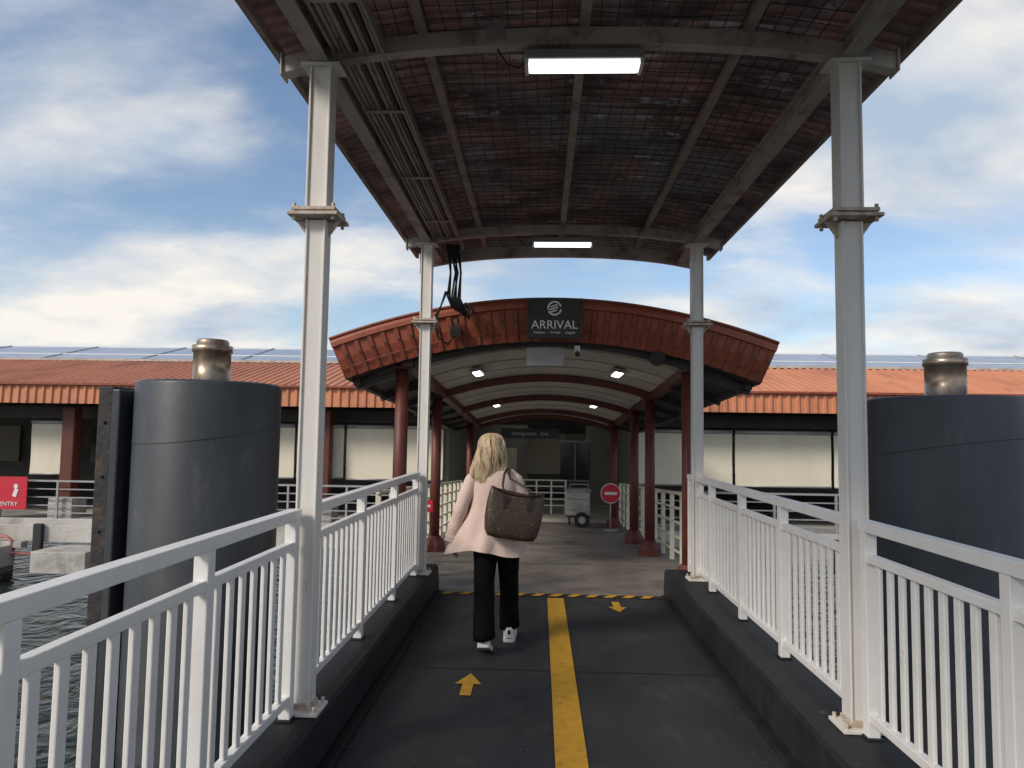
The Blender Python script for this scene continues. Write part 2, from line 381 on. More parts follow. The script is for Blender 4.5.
# ------------------------------------------------------------------ pavilion
def zs(y): return -0.05*(y-7.3)
pav=empty("arrival_pavilion")
PC=0.11
s=MB("deck")
a,b=7.31,17.4
s.loft([[(-2.1,y,zs(y)),(2.3,y,zs(y)),(2.3,y,zs(y)-0.3),(-2.1,y,zs(y)-0.3)] for y in (a,b)],M_conc,True,False)
for yy in (8.2,12,16):
    for xx in (-1.7,1.9): s.box((xx,yy,-1.6),(0.35,0.35,2.0),M_conc2)
s.done(pav)
s=MB("deck_joints")
for yy in (9.6,12.2,14.8):
    s.grid([[(-1.9,yy,zs(yy)+0.004),(2.1,yy,zs(yy)+0.004)],[(-1.9,yy+0.02,zs(yy+.02)+0.004),(2.1,yy+0.02,zs(yy+.02)+0.004)]],M_blk)
s.done(pav)
CS=0.062
def ceil(x,y):
    t=(x-PC)/1.75; return 2.70-0.33*t*t-CS*(y-7.8)
def rooft(x,y):
    t=(x-PC)/2.43; return 3.05-0.45*t*t-0.05*(y-7.8)
c=MB("vault_ceiling")
P=[]
yy=7.9
while yy<17.6:
    P.append([(PC-1.72+i*3.44/20,yy,ceil(PC-1.72+i*3.44/20,yy)) for i in range(21)]); yy+=1.2
c.grid(P,M_ceil,True)
for yy in [8.6,9.3,10.0,11.5,12.2,12.9,13.6,14.4,15.2,16]:
    c.tube([(PC-1.7+i*3.4/16,yy,ceil(PC-1.7+i*3.4/16,yy)-0.004) for i in range(17)],0.007,M_grey,4,False)
c.done(pav,recalc=False)
c=MB("outer_roof")
P=[]
for j in range(12):
    y=7.72+j*0.9
    P.append([(PC-2.43+i*4.86/24,y,rooft(PC-2.43+i*4.86/24,y)) for i in range(25)])
c.grid(P,M_terra,True)
for sg in (-1,1):
    xo=PC+sg*2.43; xi=PC+sg*2.26; xc=PC+sg*1.62
    c.grid([[(xo,7.72,rooft(xo,7.72)),(xo,17.6,rooft(xo,17.6))],[(xi,7.72,rooft(xo,7.72)-0.42),(xi,17.6,rooft(xo,17.6)-0.42)]],M_terra)
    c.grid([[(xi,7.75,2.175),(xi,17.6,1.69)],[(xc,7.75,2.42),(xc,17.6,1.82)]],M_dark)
c.done(pav)
c=MB("roof_frame")
for sg in (-1,1):
    xb=PC+sg*1.60
    c.beam((xb,7.85,2.40),(xb,17.5,1.80),0.12,0.13,M_col)
    xo=PC+sg*2.18
    c.beam((xo,7.9,2.17),(xo,17.5,1.68),0.07,0.09,M_dark)
    yy=8.05
    while yy<17.5:
        dz=-0.05*(yy-7.8)
        c.beam((xb,yy,2.34+dz),(PC+sg*2.23,yy,2.13+dz),0.06,0.09,M_dark); yy+=1.3
for yy in (7.95,10.8,13.4,16.1,17.5):
    for k in range(20):
        xa=PC-1.62+k*3.24/20; xb2=xa+3.24/20
        za=ceil(xa,yy)-0.06; zb=ceil(xb2,yy)-0.06
        c.beam((xa,yy,za),(xb2+0.001,yy,zb),0.09,0.10,M_col if yy>8 else M_dark)
c.done(pav)
f=MB("front_fascia")
n=66
def fx(t,edge):
    half=2.43*(1-edge)+2.26*edge
    return PC+t*half
def ftop(t): return 3.07-0.46*t*t
def fbot(t): return 2.62-0.44*t*t
for k in range(n):
    t0=-1+2*k/n; t1=-1+2*(k+1)/n
    def pt(t,e,y):
        z=ftop(t)*(1-e)+fbot(t)*e; return (fx(t,e),y,z)
    y0=7.66
    f.grid([[pt(t0,0,y0),pt(t1,0,y0)],[pt(t0,0.12,y0-0.03),pt(t1,0.12,y0-0.03)],[pt(t0,0.22,y0-0.03),pt(t1,0.22,y0-0.03)],[pt(t0,0.24,y0),pt(t1,0.24,y0)]],M_terra)
    if k%2==0:
        f.grid([[pt(t0,0.24,y0),pt(t1,0.24,y0)],[pt(t0,0.55,y0+0.02),pt(t1,0.55,y0+0.02)],[pt(t0,1,y0+0.09),pt(t1,1,y0+0.09)]],M_terra)
    else:
        w_=(t1-t0)*0.22
        ta,tb=t0+w_,t1-w_
        f.grid([[pt(t0,0.24,y0),pt(ta,0.24,y0-0.02),pt(tb,0.24,y0-0.02),pt(t1,0.24,y0)],[pt(t0,0.55,y0+0.02),pt(ta,0.55,y0-0.0),pt(tb,0.55,y0-0.0),pt(t1,0.55,y0+0.02)],[pt(t0,1,y0+0.09),pt(ta,1,y0+0.07),pt(tb,1,y0+0.07),pt(t1,1,y0+0.09)]],M_terra2)
        px,py,pz=pt((t0+t1)/2,0.5,y0-0.005); f.tube([(px,py-0.012,pz),(px,py+0.01,pz)],0.012,M_dark,6)
    f.grid([[pt(t0,1,y0+0.09),pt(t1,1,y0+0.09)],[pt(t0,1,y0+0.25),pt(t1,1,y0+0.25)]],M_dark)
    f.grid([[pt(t0,0,y0),pt(t1,0,y0)],[pt(t0,0,y0+0.2),pt(t1,0,y0+0.2)]],M_terra2)
f.tube([(fx(-1+i/16,0),7.65,ftop(-1+i/16)) for i in range(33)],0.018,M_terra2,6)
f.tube([(fx(-1+i/16,0.78),7.70,ftop(-1+i/16)*0.22+fbot(-1+i/16)*0.78) for i in range(33)],0.006,M_terra2,6)
for k in range(40):
    xa=PC-1.7+k*3.4/40; xb=xa+3.4/40
    ta=(xa-PC)/2.26; tb=(xb-PC)/2.26
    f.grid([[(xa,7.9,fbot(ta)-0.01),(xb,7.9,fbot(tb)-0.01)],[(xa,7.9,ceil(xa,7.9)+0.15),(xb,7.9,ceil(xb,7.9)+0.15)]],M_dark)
f.done(pav)
for xx,ys in ((-1.58,(8.05,10.85,16.1)),(1.66,(8.05,10.85,12.6,16.1))):
    for yy in ys:
        q=MB("column")
        zt=2.36-CS*(yy-7.8); z0=zs(yy)
        q.tube([(xx,yy,z0),(xx,yy,zt)],0.075,M_col,20)
        def oc(r,z): return [(xx+r*math.cos(math.pi/8+k*math.pi/4),yy+r*math.sin(math.pi/8+k*math.pi/4),z) for k in range(8)]
        q.loft([oc(0.17,z0-0.01),oc(0.17,z0+0.10),oc(0.13,z0+0.17),oc(0.085,z0+0.23)],M_col,True,False)
        q.box((xx,yy,zt-0.01),(0.24,0.24,0.03),M_col)
        q.done(pav)
for yy in (9.7,14.0):
    for xx in (-0.86,1.04):
        q=MB("ceiling_lamp")
        ang=math.atan2(2*0.33*(xx-PC)/1.75/1.75,1)
        q.box((xx,yy,ceil(xx,yy)-0.03),(0.15,0.62,0.05),M_grey,R3(ang,'Y')); q.box((xx,yy,ceil(xx,yy)-0.062),(0.10,0.56,0.02),M_lamp2,R3(ang,'Y'))
        q.done(pav)
for xx in (-1.86,1.92):
    q=MB("side_railing")
    for h in (0.95,0.75,0.55,0.35,0.15):
        q.beam((xx,8.2,zs(8.2)+h),(xx,17.2,zs(17.2)+h),0.04 if h>0.9 else 0.028,0.04 if h>0.9 else 0.028,M_cream)
    yy=8.25
    while yy<17.2:
        q.box((xx,yy,zs(yy)+0.47),(0.06,0.05,0.97),M_cream); yy+=0.74
    q.done(pav,bevel=0.003)
# signs
sg_=empty("arrival_sign")
SX=0.14
q=MB("sign_board"); q.box((SX,7.58,2.845),(0.57,0.05,0.43),M_sign)
for dx in (-0.29,0.29): q.box((SX+dx,7.578,2.845),(0.012,0.06,0.44),M_dark)
q.done(sg_,bevel=0.004)
text("arrival_text","ARRIVAL",(SX,7.552,2.770),0.128,M_txt,sg_,ext=0.003)
text("small_text","Ketibaan  ·  Arrivée  ·  Llegada",(SX,7.552,2.690),0.036,M_txt,sg_)
q=MB("logo_ring")
cc=Vector((SX,7.55,2.95))
for r_,a0,a1 in ((0.070,0.3,3.3),(0.070,3.6,6.1)):
    q.tube([cc+Vector((r_*math.cos(a0+(a1-a0)*i/16),0,r_*math.sin(a0+(a1-a0)*i/16))) for i in range(17)],0.011,M_txt,6)
for dz,w_ in ((0.028,0.08),(-0.0,0.10),(-0.028,0.07)): q.box(cc+Vector((-0.008,0,dz)),(w_,0.006,0.014),M_txt,R3(-0.3,'Y'))
q.done(sg_)
q=MB("notice_panel"); q.box((0.045,7.95,2.48),(0.42,0.02,0.22),M_grey); q.tube([(-0.1,7.95,2.58),(-0.1,7.95,2.70)],0.006,M_grey,6); q.tube([(0.2,7.95,2.58),(0.2,7.95,2.70)],0.006,M_grey,6); q.done()
q=MB("security_camera")
q.box((0.40,7.85,2.56),(0.06,0.06,0.05),M_txt); q.tube([(0.40,7.85,2.54),(0.40,7.80,2.50)],0.035,M_txt,12); q.tube([(0.40,7.80,2.50),(0.40,7.775,2.48)],0.028,M_glass,12)
q.done()
q=MB("floodlight")
q.box((-0.92,7.60,2.70),(0.12,0.10,0.10),M_dark,R3(0.4,'X')); q.tube([(-0.92,7.62,2.72),(-0.92,7.66,2.86)],0.01,M_dark,6); q.done(bevel=0.006)
q=MB("loudspeaker")
q.tube([(1.26,7.90,2.50),(1.26,7.72,2.44)],[0.03,0.085],M_dark,16); q.box((1.26,7.92,2.53),(0.05,0.05,0.1),M_dark); q.done()

# ------------------------------------------------------------------ terminal building
ter=empty("ferry_terminal_building")
X0,X1=-34,34
s=MB("quay_deck")
s.box((0,24,-0.90),(X1-X0,13.4,0.5),M_conc2)
s.box((0,17.22,-1.0),(X1-X0,0.12,0.42),M_conc2)
x=X0+1
while x<X1:
    s.box((x,17.9,-1.7),(0.5,0.5,1.4),M_conc2)
    s.box((x+1.6,17.10,-1.15),(0.22,0.12,0.8),M_rubber)
    s.box((x+0.7,17.05,-1.25),(1.2,0.22,0.16),M_conc2)
    x+=3.2
for xx in (-13.4,-11.0,-8.6): s.box((xx,16.6,-1.5),(1.3,1.0,0.5),M_conc2)
s.done(ter,bevel=0.02)
s=MB("roof_sheet")
x=X0
xs=[];hs=[]
while x<X1:
    for dx,hh in ((0,0),(0.10,0),(0.125,0.04),(0.185,0.04)):
        xs.append(x+dx); hs.append(hh)
    x+=0.21
s.grid([[(xx,17.0,2.66+hh) for xx,hh in zip(xs,hs)],[(xx,21.0,3.62+hh) for xx,hh in zip(xs,hs)]],M_roofb)
s.grid([[(xx,17.0-hh,2.66) for xx,hh in zip(xs,hs)],[(xx,16.98-hh,2.19) for xx,hh in zip(xs,hs)]],M_roofb)
s.done(ter)
s=MB("roof_trim")
s.box((0,16.96,2.67),(X1-X0,0.14,0.05),M_terra); s.box((0,21.05,3.67),(X1-X0,0.3,0.07),M_conc2)
s.grid([[(X0,21.25,3.72),(X1,21.25,3.72)],[(X0,24,4.40),(X1,24,4.40)]],M_ridge)
x=X0
while x<X1:
    s.beam((x,21.3,3.745),(x,24,4.415),0.05,0.03,M_grey); x+=3.1
s.box((0,22.2,3.97),(X1-X0,0.05,0.03),M_txt)
s.box((0,24.05,4.41),(X1-X0,0.12,0.06),M_txt)
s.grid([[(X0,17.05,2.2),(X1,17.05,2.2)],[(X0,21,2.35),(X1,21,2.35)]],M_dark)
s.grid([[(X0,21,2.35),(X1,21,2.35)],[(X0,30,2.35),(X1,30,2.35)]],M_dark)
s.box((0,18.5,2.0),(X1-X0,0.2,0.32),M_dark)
s.done(ter)
s=MB("roller_blinds")
def blinds(xa,xb,w):
    x=xa
    while x+w<=xb+0.01:
        wd=w-0.07; zb=0.40+random.choice((0,0,0.0,0.03))
        s.grid([[(x+0.035+wd*i/4,17.98+0.012*math.sin(i*2.1+j*1.3+x),zb+(1.70-zb)*j/5) for i in range(5)] for j in range(6)],M_cream,True)
        s.tube([(x+0.04,17.97,zb),(x+w-0.04,17.97,zb)],0.025,M_grey,6)
        s.tube([(x+0.04,17.97,1.73),(x+w-0.04,17.97,1.73)],0.05,M_grey,8)
        x+=w
blinds(-33,-13.3,1.25); blinds(-13.2,-11.9,1.25); blinds(-11.3,-2.2,1.27); blinds(2.4,32,2.42)
s.done(ter)
s=MB("columns")
for xx in [-29.1,-22.9,-17.0,-11.95,-5.4,8.5,14.7,20.9]:
    s.box((xx,17.75,0.75),(0.32,0.32,2.75),M_col); s.box((xx,17.75,-0.42),(0.62,0.6,0.5),M_conc2)
s.done(ter,bevel=0.02)
s=MB("deck_railing")
for xa,xb in ((X0,-2.2),(2.4,X1)):
    for h in (0.92,0.72,0.52,0.32,0.14): s.beam((xa,17.35,-0.65+h),(xb,17.35,-0.65+h),0.045 if h>.9 else .028,0.045 if h>.9 else .028,M_grey)
    x=xa+0.3
    while x<xb: s.box((x,17.35,-0.2),(0.05,0.05,0.94),M_grey); x+=1.45
s.done(ter)
M_inw=mat("interior_wall",(0.30,0.29,0.26),(0.22,0.22,0.20),0.7,scale=1)
s=MB("interior")
s.box((0,29.5,0.8),(X1-X0,0.2,3.2),M_inw)
x=-30
while x<30:
    s.box((x,29.3,0.9),(1.7,0.05,1.5),M_cream if int(x)%3 else M_glass); x+=2.4
for xx in (-2.4,2.6):
    s.box((xx,21,0.8),(0.15,5.6,2.9),M_inw)
s.box((-1.4,23.5,0.9),(2.0,0.1,3.1),M_inw); s.box((1.95,23.5,0.9),(0.9,0.1,3.1),M_inw)
s.box((0.15,25.2,0.9),(1.6,0.04,1.35),M_cream)
s.box((-1.2,23.42,0.6),(0.9,0.04,1.1),M_cream)
s.box((1.15,23.42,0.75),(0.95,0.05,1.25),M_glass); s.box((1.15,23.38,0.75),(0.04,0.04,1.25),M_grey); s.box((1.15,23.38,1.39),(1.0,0.04,0.05),M_grey); s.box((1.15,23.38,0.12),(1.0,0.04,0.05),M_grey)
s.done(ter)
s=MB("interior_lights")
for yy in (19.5,22.5):
    for xx in (-1.0,0.1,1.2): s.box((xx,yy,2.30),(0.5,0.12,0.03),M_lamp2)
s.done(ter)
q=empty("direction_sign")
s=MB("board"); s.box((-0.25,18.6,1.62),(1.5,0.06,0.26),M_sign); s.tube([(-0.8,18.6,1.75),(-0.8,18.6,2.2)],0.01,M_grey,6); s.tube([(0.3,18.6,1.75),(0.3,18.6,2.2)],0.01,M_grey,6); s.done(q)
text("sign_text","Immigration   Exit",(-0.25,18.565,1.62),0.13,M_txt,q)
s=MB("white_barrier")
for h in (0.95,0.78,0.6,0.42,0.24): s.beam((-0.5,20.5,-0.65+h),(0.75,20.5,-0.65+h),0.035,0.035,M_white)
for x in (-0.5,-0.08,0.34,0.75): s.box((x,20.5,-0.18),(0.05,0.05,0.96),M_white)
s.done()
q=MB("luggage_cart")
y=15.9; z0=zs(15.9)
q.box((0.87,y+0.3,z0+0.50),(0.50,0.6,0.55),M_conc2); q.box((0.87,y+0.3,z0+0.80),(0.54,0.64,0.04),M_grey)
for zz in (0.38,0.62): q.box((0.87,y-0.005,z0+zz),(0.50,0.02,0.02),M_grey)
q.tube([(0.94,y-0.10,z0+0.17),(0.94,y-0.02,z0+0.17)],0.17,M_cable,24); q.tube([(0.94,y-0.11,z0+0.17),(0.94,y-0.10,z0+0.17)],0.08,M_grey,16)
for dx in (-0.2,0.2): q.tube([(0.87+dx,y+0.5,z0+0.1),(0.87+dx+0.04,y+0.5,z0+0.1)],0.1,M_cable,16)
q.tube([(0.67,y,z0+0.75),(0.67,y-0.1,z0+0.95),(1.07,y-0.1,z0+0.95),(1.07,y,z0+0.75)],0.014,M_grey,8)
q.box((0.87,y+0.1,z0+0.24),(0.52,0.3,0.05),M_dark)
q.done(bevel=0.01)
q=MB("no_entry_sign")
cx,cy=1.50,15.2; z0=zs(cy)
q.tube([(cx,cy,z0),(cx,cy,z0+0.72)],0.015,M_grey,8); q.tube([(cx,cy,z0),(cx,cy,z0+0.03)],0.16,M_grey,16)
q.tube([(cx,cy-0.02,z0+0.78),(cx,cy-0.04,z0+0.78)],0.21,M_txt,32); q.tube([(cx,cy-0.04,z0+0.78),(cx,cy-0.045,z0+0.78)],0.195,M_red,32); q.box((cx,cy-0.05,z0+0.78),(0.26,0.008,0.06),M_txt)
q.done()
q=empty("red_warning_sign")
s=MB("sign_panel"); s.box((-13.25,17.2,-0.03),(1.25,0.03,0.80),M_red)
for dx in (-0.3,0.35):
    s.tube([(-13.25+dx,17.175,0.14),(-13.25+dx,17.18,0.14)],0.055,M_txt,16); s.box((-13.25+dx,17.175,-0.02),(0.10,0.008,0.2),M_txt,R3(0.3,'Y'))
s.done(q)
text("sign_text","NO ENTRY",(-13.2,17.175,-0.30),0.15,M_txt,q)
s=MB("danger_notice"); s.box((-1.55,9.6,0.62),(0.24,0.015,0.16),M_red); s.box((-1.55,9.59,0.62),(0.18,0.006,0.03),M_txt); s.tube([(-1.55,9.61,zs(9.6)),(-1.55,9.61,0.6)],0.012,M_grey,6); s.done()
s=MB("quay_pipe")
M_pink=mat("pink_pipe",(0.55,0.22,0.20),(0.48,0.18,0.16),0.5)
s.tube([(-34,16.95,-1.05),(-12.9,16.95,-1.05),(-12.75,16.95,-1.15),(-12.75,16.95,-1.45),(-11.6,16.95,-1.45)],0.045,M_pink,10); s.done()

# ------------------------------------------------------------------ woman
W=empty("walking_woman",(-0.37,5.45,0))
def fabric(name,c1,c2,sc,rough=0.85,bump=0.3,spec=0.3):
    return mat(name,c1,c2,rough,scale=sc,bump=bump,bscale=60,spec=spec)
M_coat=fabric("cream_pink_coat",(0.68,0.53,0.47),(0.60,0.46,0.40),5)
M_trou=fabric("black_trousers",(0.005,0.005,0.006),(0.010,0.010,0.011),6,spec=0.08)
M_skin=mat("skin",(0.58,0.36,0.27),(0.52,0.31,0.23),0.5,scale=8)
M_hair=mat("blonde_hair",(0.62,0.50,0.34),(0.34,0.24,0.14),0.5,scale=45,stretch=(1,1,0.10))
M_shoe=mat("white_shoe",(0.80,0.79,0.77),(0.72,0.71,0.7),0.5,scale=12)
M_bag=mat("brown_bag",(0.040,0.024,0.017),(0.055,0.033,0.022),0.45,scale=20,bump=0.2,spots=(0.15,0.10,0.055),spot_scale=45,spot_t=(0.57,0.64))
M_strap=mat("bag_strap",(0.04,0.02,0.014),(0.03,0.015,0.011),0.5)
M_lip=mat("lips",(0.45,0.15,0.13),None,0.5); M_eye=mat("eye",(0.75,0.75,0.73),None,0.3); M_iris=mat("iris",(0.03,0.04,0.05),None,0.2)
def skin_body(name, verts, edges, root, m, sub=1):
    me=bpy.data.meshes.new(name); me.from_pydata([v[:3] for v in verts],edges,[]); me.materials.append(m)
    o=bpy.data.objects.new(name,me); COL.objects.link(o); o.parent=W
    sk=o.modifiers.new("skin","SKIN")
    for i,v in enumerate(verts):
        d=me.skin_vertices[0].data[i]; d.radius=(v[3],v[4] if len(v)>4 else v[3]); d.use_root=(i==root)
    sk.use_smooth_shade=True
    ss=o.modifiers.new("sub","SUBSURF"); ss.levels=sub; ss.render_levels=sub
    return o
V=[(0.05,0,0.88,.12,.10),(0.05,0,1.05,.11,.09),(0.03,0.0,1.2,.13,.09),(0.02,0.01,1.31,.09,.07),(0.01,0.02,1.38,.045),(0.0,0.035,1.43,.045),
 (-0.13,0,1.29,.045),(-0.22,-0.04,1.05,.036),(-0.275,0.03,0.83,.026),
 (0.18,0,1.29,.045),(0.255,0.02,1.05,.036),(0.22,0.22,1.0,.026),
 (-0.03,0,0.82,.085),(-0.03,0.0,0.47,.055),(-0.015,-0.2,0.11,.036),
 (0.13,0.02,0.82,.085),(0.14,0.2,0.47,.055),(0.145,0.27,0.09,.036)]
E=[(0,1),(1,2),(2,3),(3,4),(4,5),(3,6),(6,7),(7,8),(3,9),(9,10),(10,11),(0,12),(12,13),(13,14),(0,15),(15,16),(16,17)]
skin_body("body",V,E,0,M_skin)
def hand(name, wrist, d, side, curl):
    wrist=Vector(wrist); d=Vector(d).normalized(); side=Vector(side); side=(side-d*side.dot(d)).normalized(); nrm=d.cross(side)
    q=MB(name)
    rings=[]
    for t,wd,th in ((0,.024,.018),(.02,.03,.016),(.05,.038,.014),(.085,.038,.012),(.095,.03,.008)):
        rings.append([wrist+d*t+side*math.cos(a)*wd+nrm*math.sin(a)*th for a in [2*math.pi*k/12 for k in range(12)]])
    q.loft(rings,M_skin)
    for i,(off,l) in enumerate(((-.029,.062),(-.010,.072),(.010,.068),(.028,.054))):
        p=wrist+d*.085+side*off; pts=[p]; dd=d.copy()
        for k,f in enumerate((.45,.32,.23)):
            dd=(dd+nrm*curl*(0.5+k*0.4)).normalized(); p=p+dd*l*f; pts.append(p)
        q.tube(pts,[.0092,.0088,.008,.006],M_skin,8)
    p=wrist+d*.03-side*.028; q.tube([p,p-side*.022+d*.022+nrm*.01,p-side*.028+d*.05+nrm*.022],[.012,.010,.007],M_skin,8)
    q.done(W)
hand("left_hand",(-0.277,0.035,0.80),(-0.05,0.22,-1),(0.1,1,0.2),0.5)
hand("right_hand",(0.22,0.23,1.0),(-0.6,0.8,0.1),(0.1,0.1,1),0.7)
HC=Vector((0.0,0.04,1.480))
q=MB("head")
rings=[]
for z,rx,ry,oy in ((-.115,.022,.03,.045),(-.10,.045,.05,.03),(-.075,.058,.072,.016),(-.045,.066,.083,.008),(-.01,.072,.09,.0),(.03,.075,.094,-.004),(.065,.07,.088,-.006),(.09,.056,.07,-.006),(.108,.034,.044,-.006),(.114,.01,.012,-.006)):
    rings.append([HC+Vector((rx*math.cos(a),oy+ry*math.sin(a),z)) for a in [2*math.pi*k/20 for k in range(20)]])
q.loft(rings,M_skin)
q.tube([HC+Vector((0,.088,.01)),HC+Vector((0,.104,-.025)),HC+Vector((0,.090,-.035))],[.007,.013,.010],M_skin,8)
q.tube([HC+Vector((-.022,.083,-.062)),HC+Vector((0,.092,-.060)),HC+Vector((.022,.083,-.062))],[.003,.007,.003],M_lip,8)
for sx in (-1,1):
    q.tube([HC+Vector((sx*.030,.066,.0)),HC+Vector((sx*.030,.086,.0))],[.012,.009],M_eye,10); q.tube([HC+Vector((sx*.030,.085,.0)),HC+Vector((sx*.030,.0885,.0))],.0055,M_iris,10)
    q.tube([HC+Vector((sx*.014,.086,.020)),HC+Vector((sx*.032,.084,.025)),HC+Vector((sx*.048,.074,.019))],.003,M_hair,6)
    q.tube([HC+Vector((sx*.072,-.002,-.03)),HC+Vector((sx*.080,-.01,.0)),HC+Vector((sx*.074,-.004,.022))],[.006,.012,.007],M_skin,8)
q.done(W)
# hair: soft waves, falls left of centre
q=MB("hair")
hp=[(.126,.012,.012,-.01),(.119,.045,.050,-.01),(.10,.074,.080,-.012),(.06,.093,.100,-.016),(.01,.101,.108,-.024),(-.05,.110,.100,-.04),(-.10,.122,.086,-.055),(-.15,.130,.072,-.066),(-.20,.125,.056,-.078),(-.245,.105,.042,-.086),(-.29,.05,.02,-.09)]
def hcx(z): return -0.018*min(1,max(0,-z/.2))
n=40
rings=[]
for z,rx,ry,oy in hp:
    ring=[]
    for k in range(n):
        a=2*math.pi*k/n
        y=oy+ry*0.90*math.sin(a)
        if z<.07: y=min(y,.012)
        w_=1+0.05*math.sin(a*9+z*30)+0.03*math.sin(a*17+z*14)
        ring.append(HC+Vector((hcx(z)+rx*0.84*w_*math.cos(a)+0.004*math.sin(z*35),y*w_,z)))
    rings.append(ring)
q.loft(rings,M_hair)
locks=[(random.uniform(math.radians(150),math.radians(390)),random.uniform(0,6.28),random.uniform(.004,.011),random.uniform(20,34),random.uniform(.92,1.07),random.uniform(-.20,-.31)) for _ in range(46)]
for i in range(780):
    La,Lp,Lm,Lf,Ls,Le=locks[i%46]
    a=La+random.gauss(0,.07); ph=Lp+random.uniform(-.35,.35); amp=Lm; fr=Lf; sc=Ls+random.uniform(-.03,.03); endz=Le+random.uniform(-.015,.02)
    pts=[]
    zs0=random.uniform(.085,.125)
    for j in range(20):
        z=zs0+(endz-zs0)*j/19
        for A,B in zip(hp,hp[1:]):
            if A[0]>=z>=B[0] or B is hp[-1]:
                f_=(A[0]-z)/(A[0]-B[0]); f_=min(max(f_,0),1); rx=A[1]+(B[1]-A[1])*f_; ry=A[2]+(B[2]-A[2])*f_; oy=A[3]+(B[3]-A[3])*f_; break
        if z<-.2: rx=max(rx,.085); ry=max(ry,.045)
        aa=a+0.10*math.sin(z*16+ph)*min(1,j/8)
        am=amp*min(1,j/7)
        pts.append(HC+Vector((hcx(z)+rx*sc*math.cos(aa)+am*math.sin(z*fr+ph),oy+ry*sc*math.sin(aa)+am*math.cos(z*fr+ph*1.3),z)))
    q.tube(pts,[.0026]*18+[.0018,.0006],M_hair,4,False)
q.done(W,recalc=False)
# coat
q=MB("coat")
n=64; rings=[]
prof=[(1.392,.055,.05,.01,.02),(1.37,.062,.056,.012,.018),(1.35,.085,.066,.015,.01),(1.325,.128,.082,.02,.0),(1.295,.158,.094,.025,-.002),(1.25,.176,.104,.03,-.004),(1.17,.174,.112,.032,-.004),(1.08,.172,.118,.036,-.002),(1.0,.188,.130,.036,0),(.92,.215,.148,.03,.004),(.84,.246,.17,.018,.01),(.77,.272,.19,.005,.015),(.715,.290,.205,-.006,.02)]
for z,rx,ry,cx,cy in prof:
    f_=max(0,(1.12-z)/0.42); ring=[]
    for k in range(n):
        a=2*math.pi*k/n
        w_=1+f_*(0.07*math.sin(a*7+1)+0.045*math.sin(a*12+z*4))+0.016*math.sin(a*5+z*22)+0.014*math.sin(a*3-z*31)+0.010*math.sin(a*11+z*47)
        zz=z+(0.025*math.sin(a*3+1)*f_ if z<.8 else 0)
        flare=(0.055*max(0,-math.cos(a))**2*f_)
        ring.append((cx+rx*w_*math.cos(a)-flare,cy+ry*w_*math.sin(a),zz))
    rings.append(ring)
q.loft(rings,M_coat,False)
q.tube([(0.012+.066*math.cos(2*math.pi*k/24),.018+.058*math.sin(2*math.pi*k/24),1.375) for k in range(25)],.014,M_coat,8,False)
def sleeve(pts,rs):
    P_=[Vector(p) for p in pts]
    R_=[];Q_=[]
    for i in range(len(P_)-1):
        for j in range(5):
            f_=j/5; Q_.append(P_[i].lerp(P_[i+1],f_)); R_.append(rs[i]+(rs[i+1]-rs[i])*f_)
    Q_.append(P_[-1]); R_.append(rs[-1])
    Q2=[Q_[0]]+[(Q_[i-1]+Q_[i]*2+Q_[i+1])/4 for i in range(1,len(Q_)-1)]+[Q_[-1]]
    R2=[r_*(1+0.07*math.sin(i*1.9)+0.05*math.sin(i*3.1)) for i,r_ in enumerate(R_)]
    q.tube(Q2,R2,M_coat,20,False)
sleeve([(-0.08,0,1.295),(-0.150,-0.01,1.24),(-0.215,-0.045,1.05),(-0.278,0.0,0.85),(-0.290,0.01,0.79)],[.052,.056,.053,.054,.060])
sleeve([(0.13,0,1.295),(0.20,0.0,1.24),(0.262,0.01,1.05),(0.25,0.13,1.01),(0.225,0.22,1.0)],[.052,.056,.052,.048,.044])
c_=q.done(W); sb=c_.modifiers.new("sub","SUBSURF"); sb.levels=1; sb.render_levels=1
# trousers
q=MB("trousers")
def leg(pts):
    rings=[]
    for (x,y,z,rx,ry) in pts:
        rings.append([(x+rx*math.cos(a)*(1+.03*math.sin(a*5+z*20)),y+ry*math.sin(a)*(1+.035*math.sin(a*4+z*13)),z+(0.012*math.sin(a+1) if z<.16 else 0)) for a in [2*math.pi*k/28 for k in range(28)]])
    q.loft(rings,M_trou,True)
leg([(-0.03,0.02,.93,.11,.11),(-0.03,0.015,.82,.105,.11),(-0.032,0.0,.66,.090,.105),(-0.035,-0.03,.5,.078,.09),(-0.03,-0.09,.36,.076,.085),(-0.022,-0.15,.24,.078,.086),(-0.018,-0.185,.16,.080,.088),(-0.016,-0.195,.125,.080,.088)])
leg([(0.125,0.02,.93,.11,.11),(0.128,0.03,.82,.105,.11),(0.135,0.09,.66,.088,.10),(0.14,0.17,.5,.076,.088),(0.143,0.21,.36,.074,.082),(0.145,0.235,.22,.076,.085),(0.147,0.25,.13,.078,.090),(0.148,0.255,.09,.078,.090)])
q.done(W)
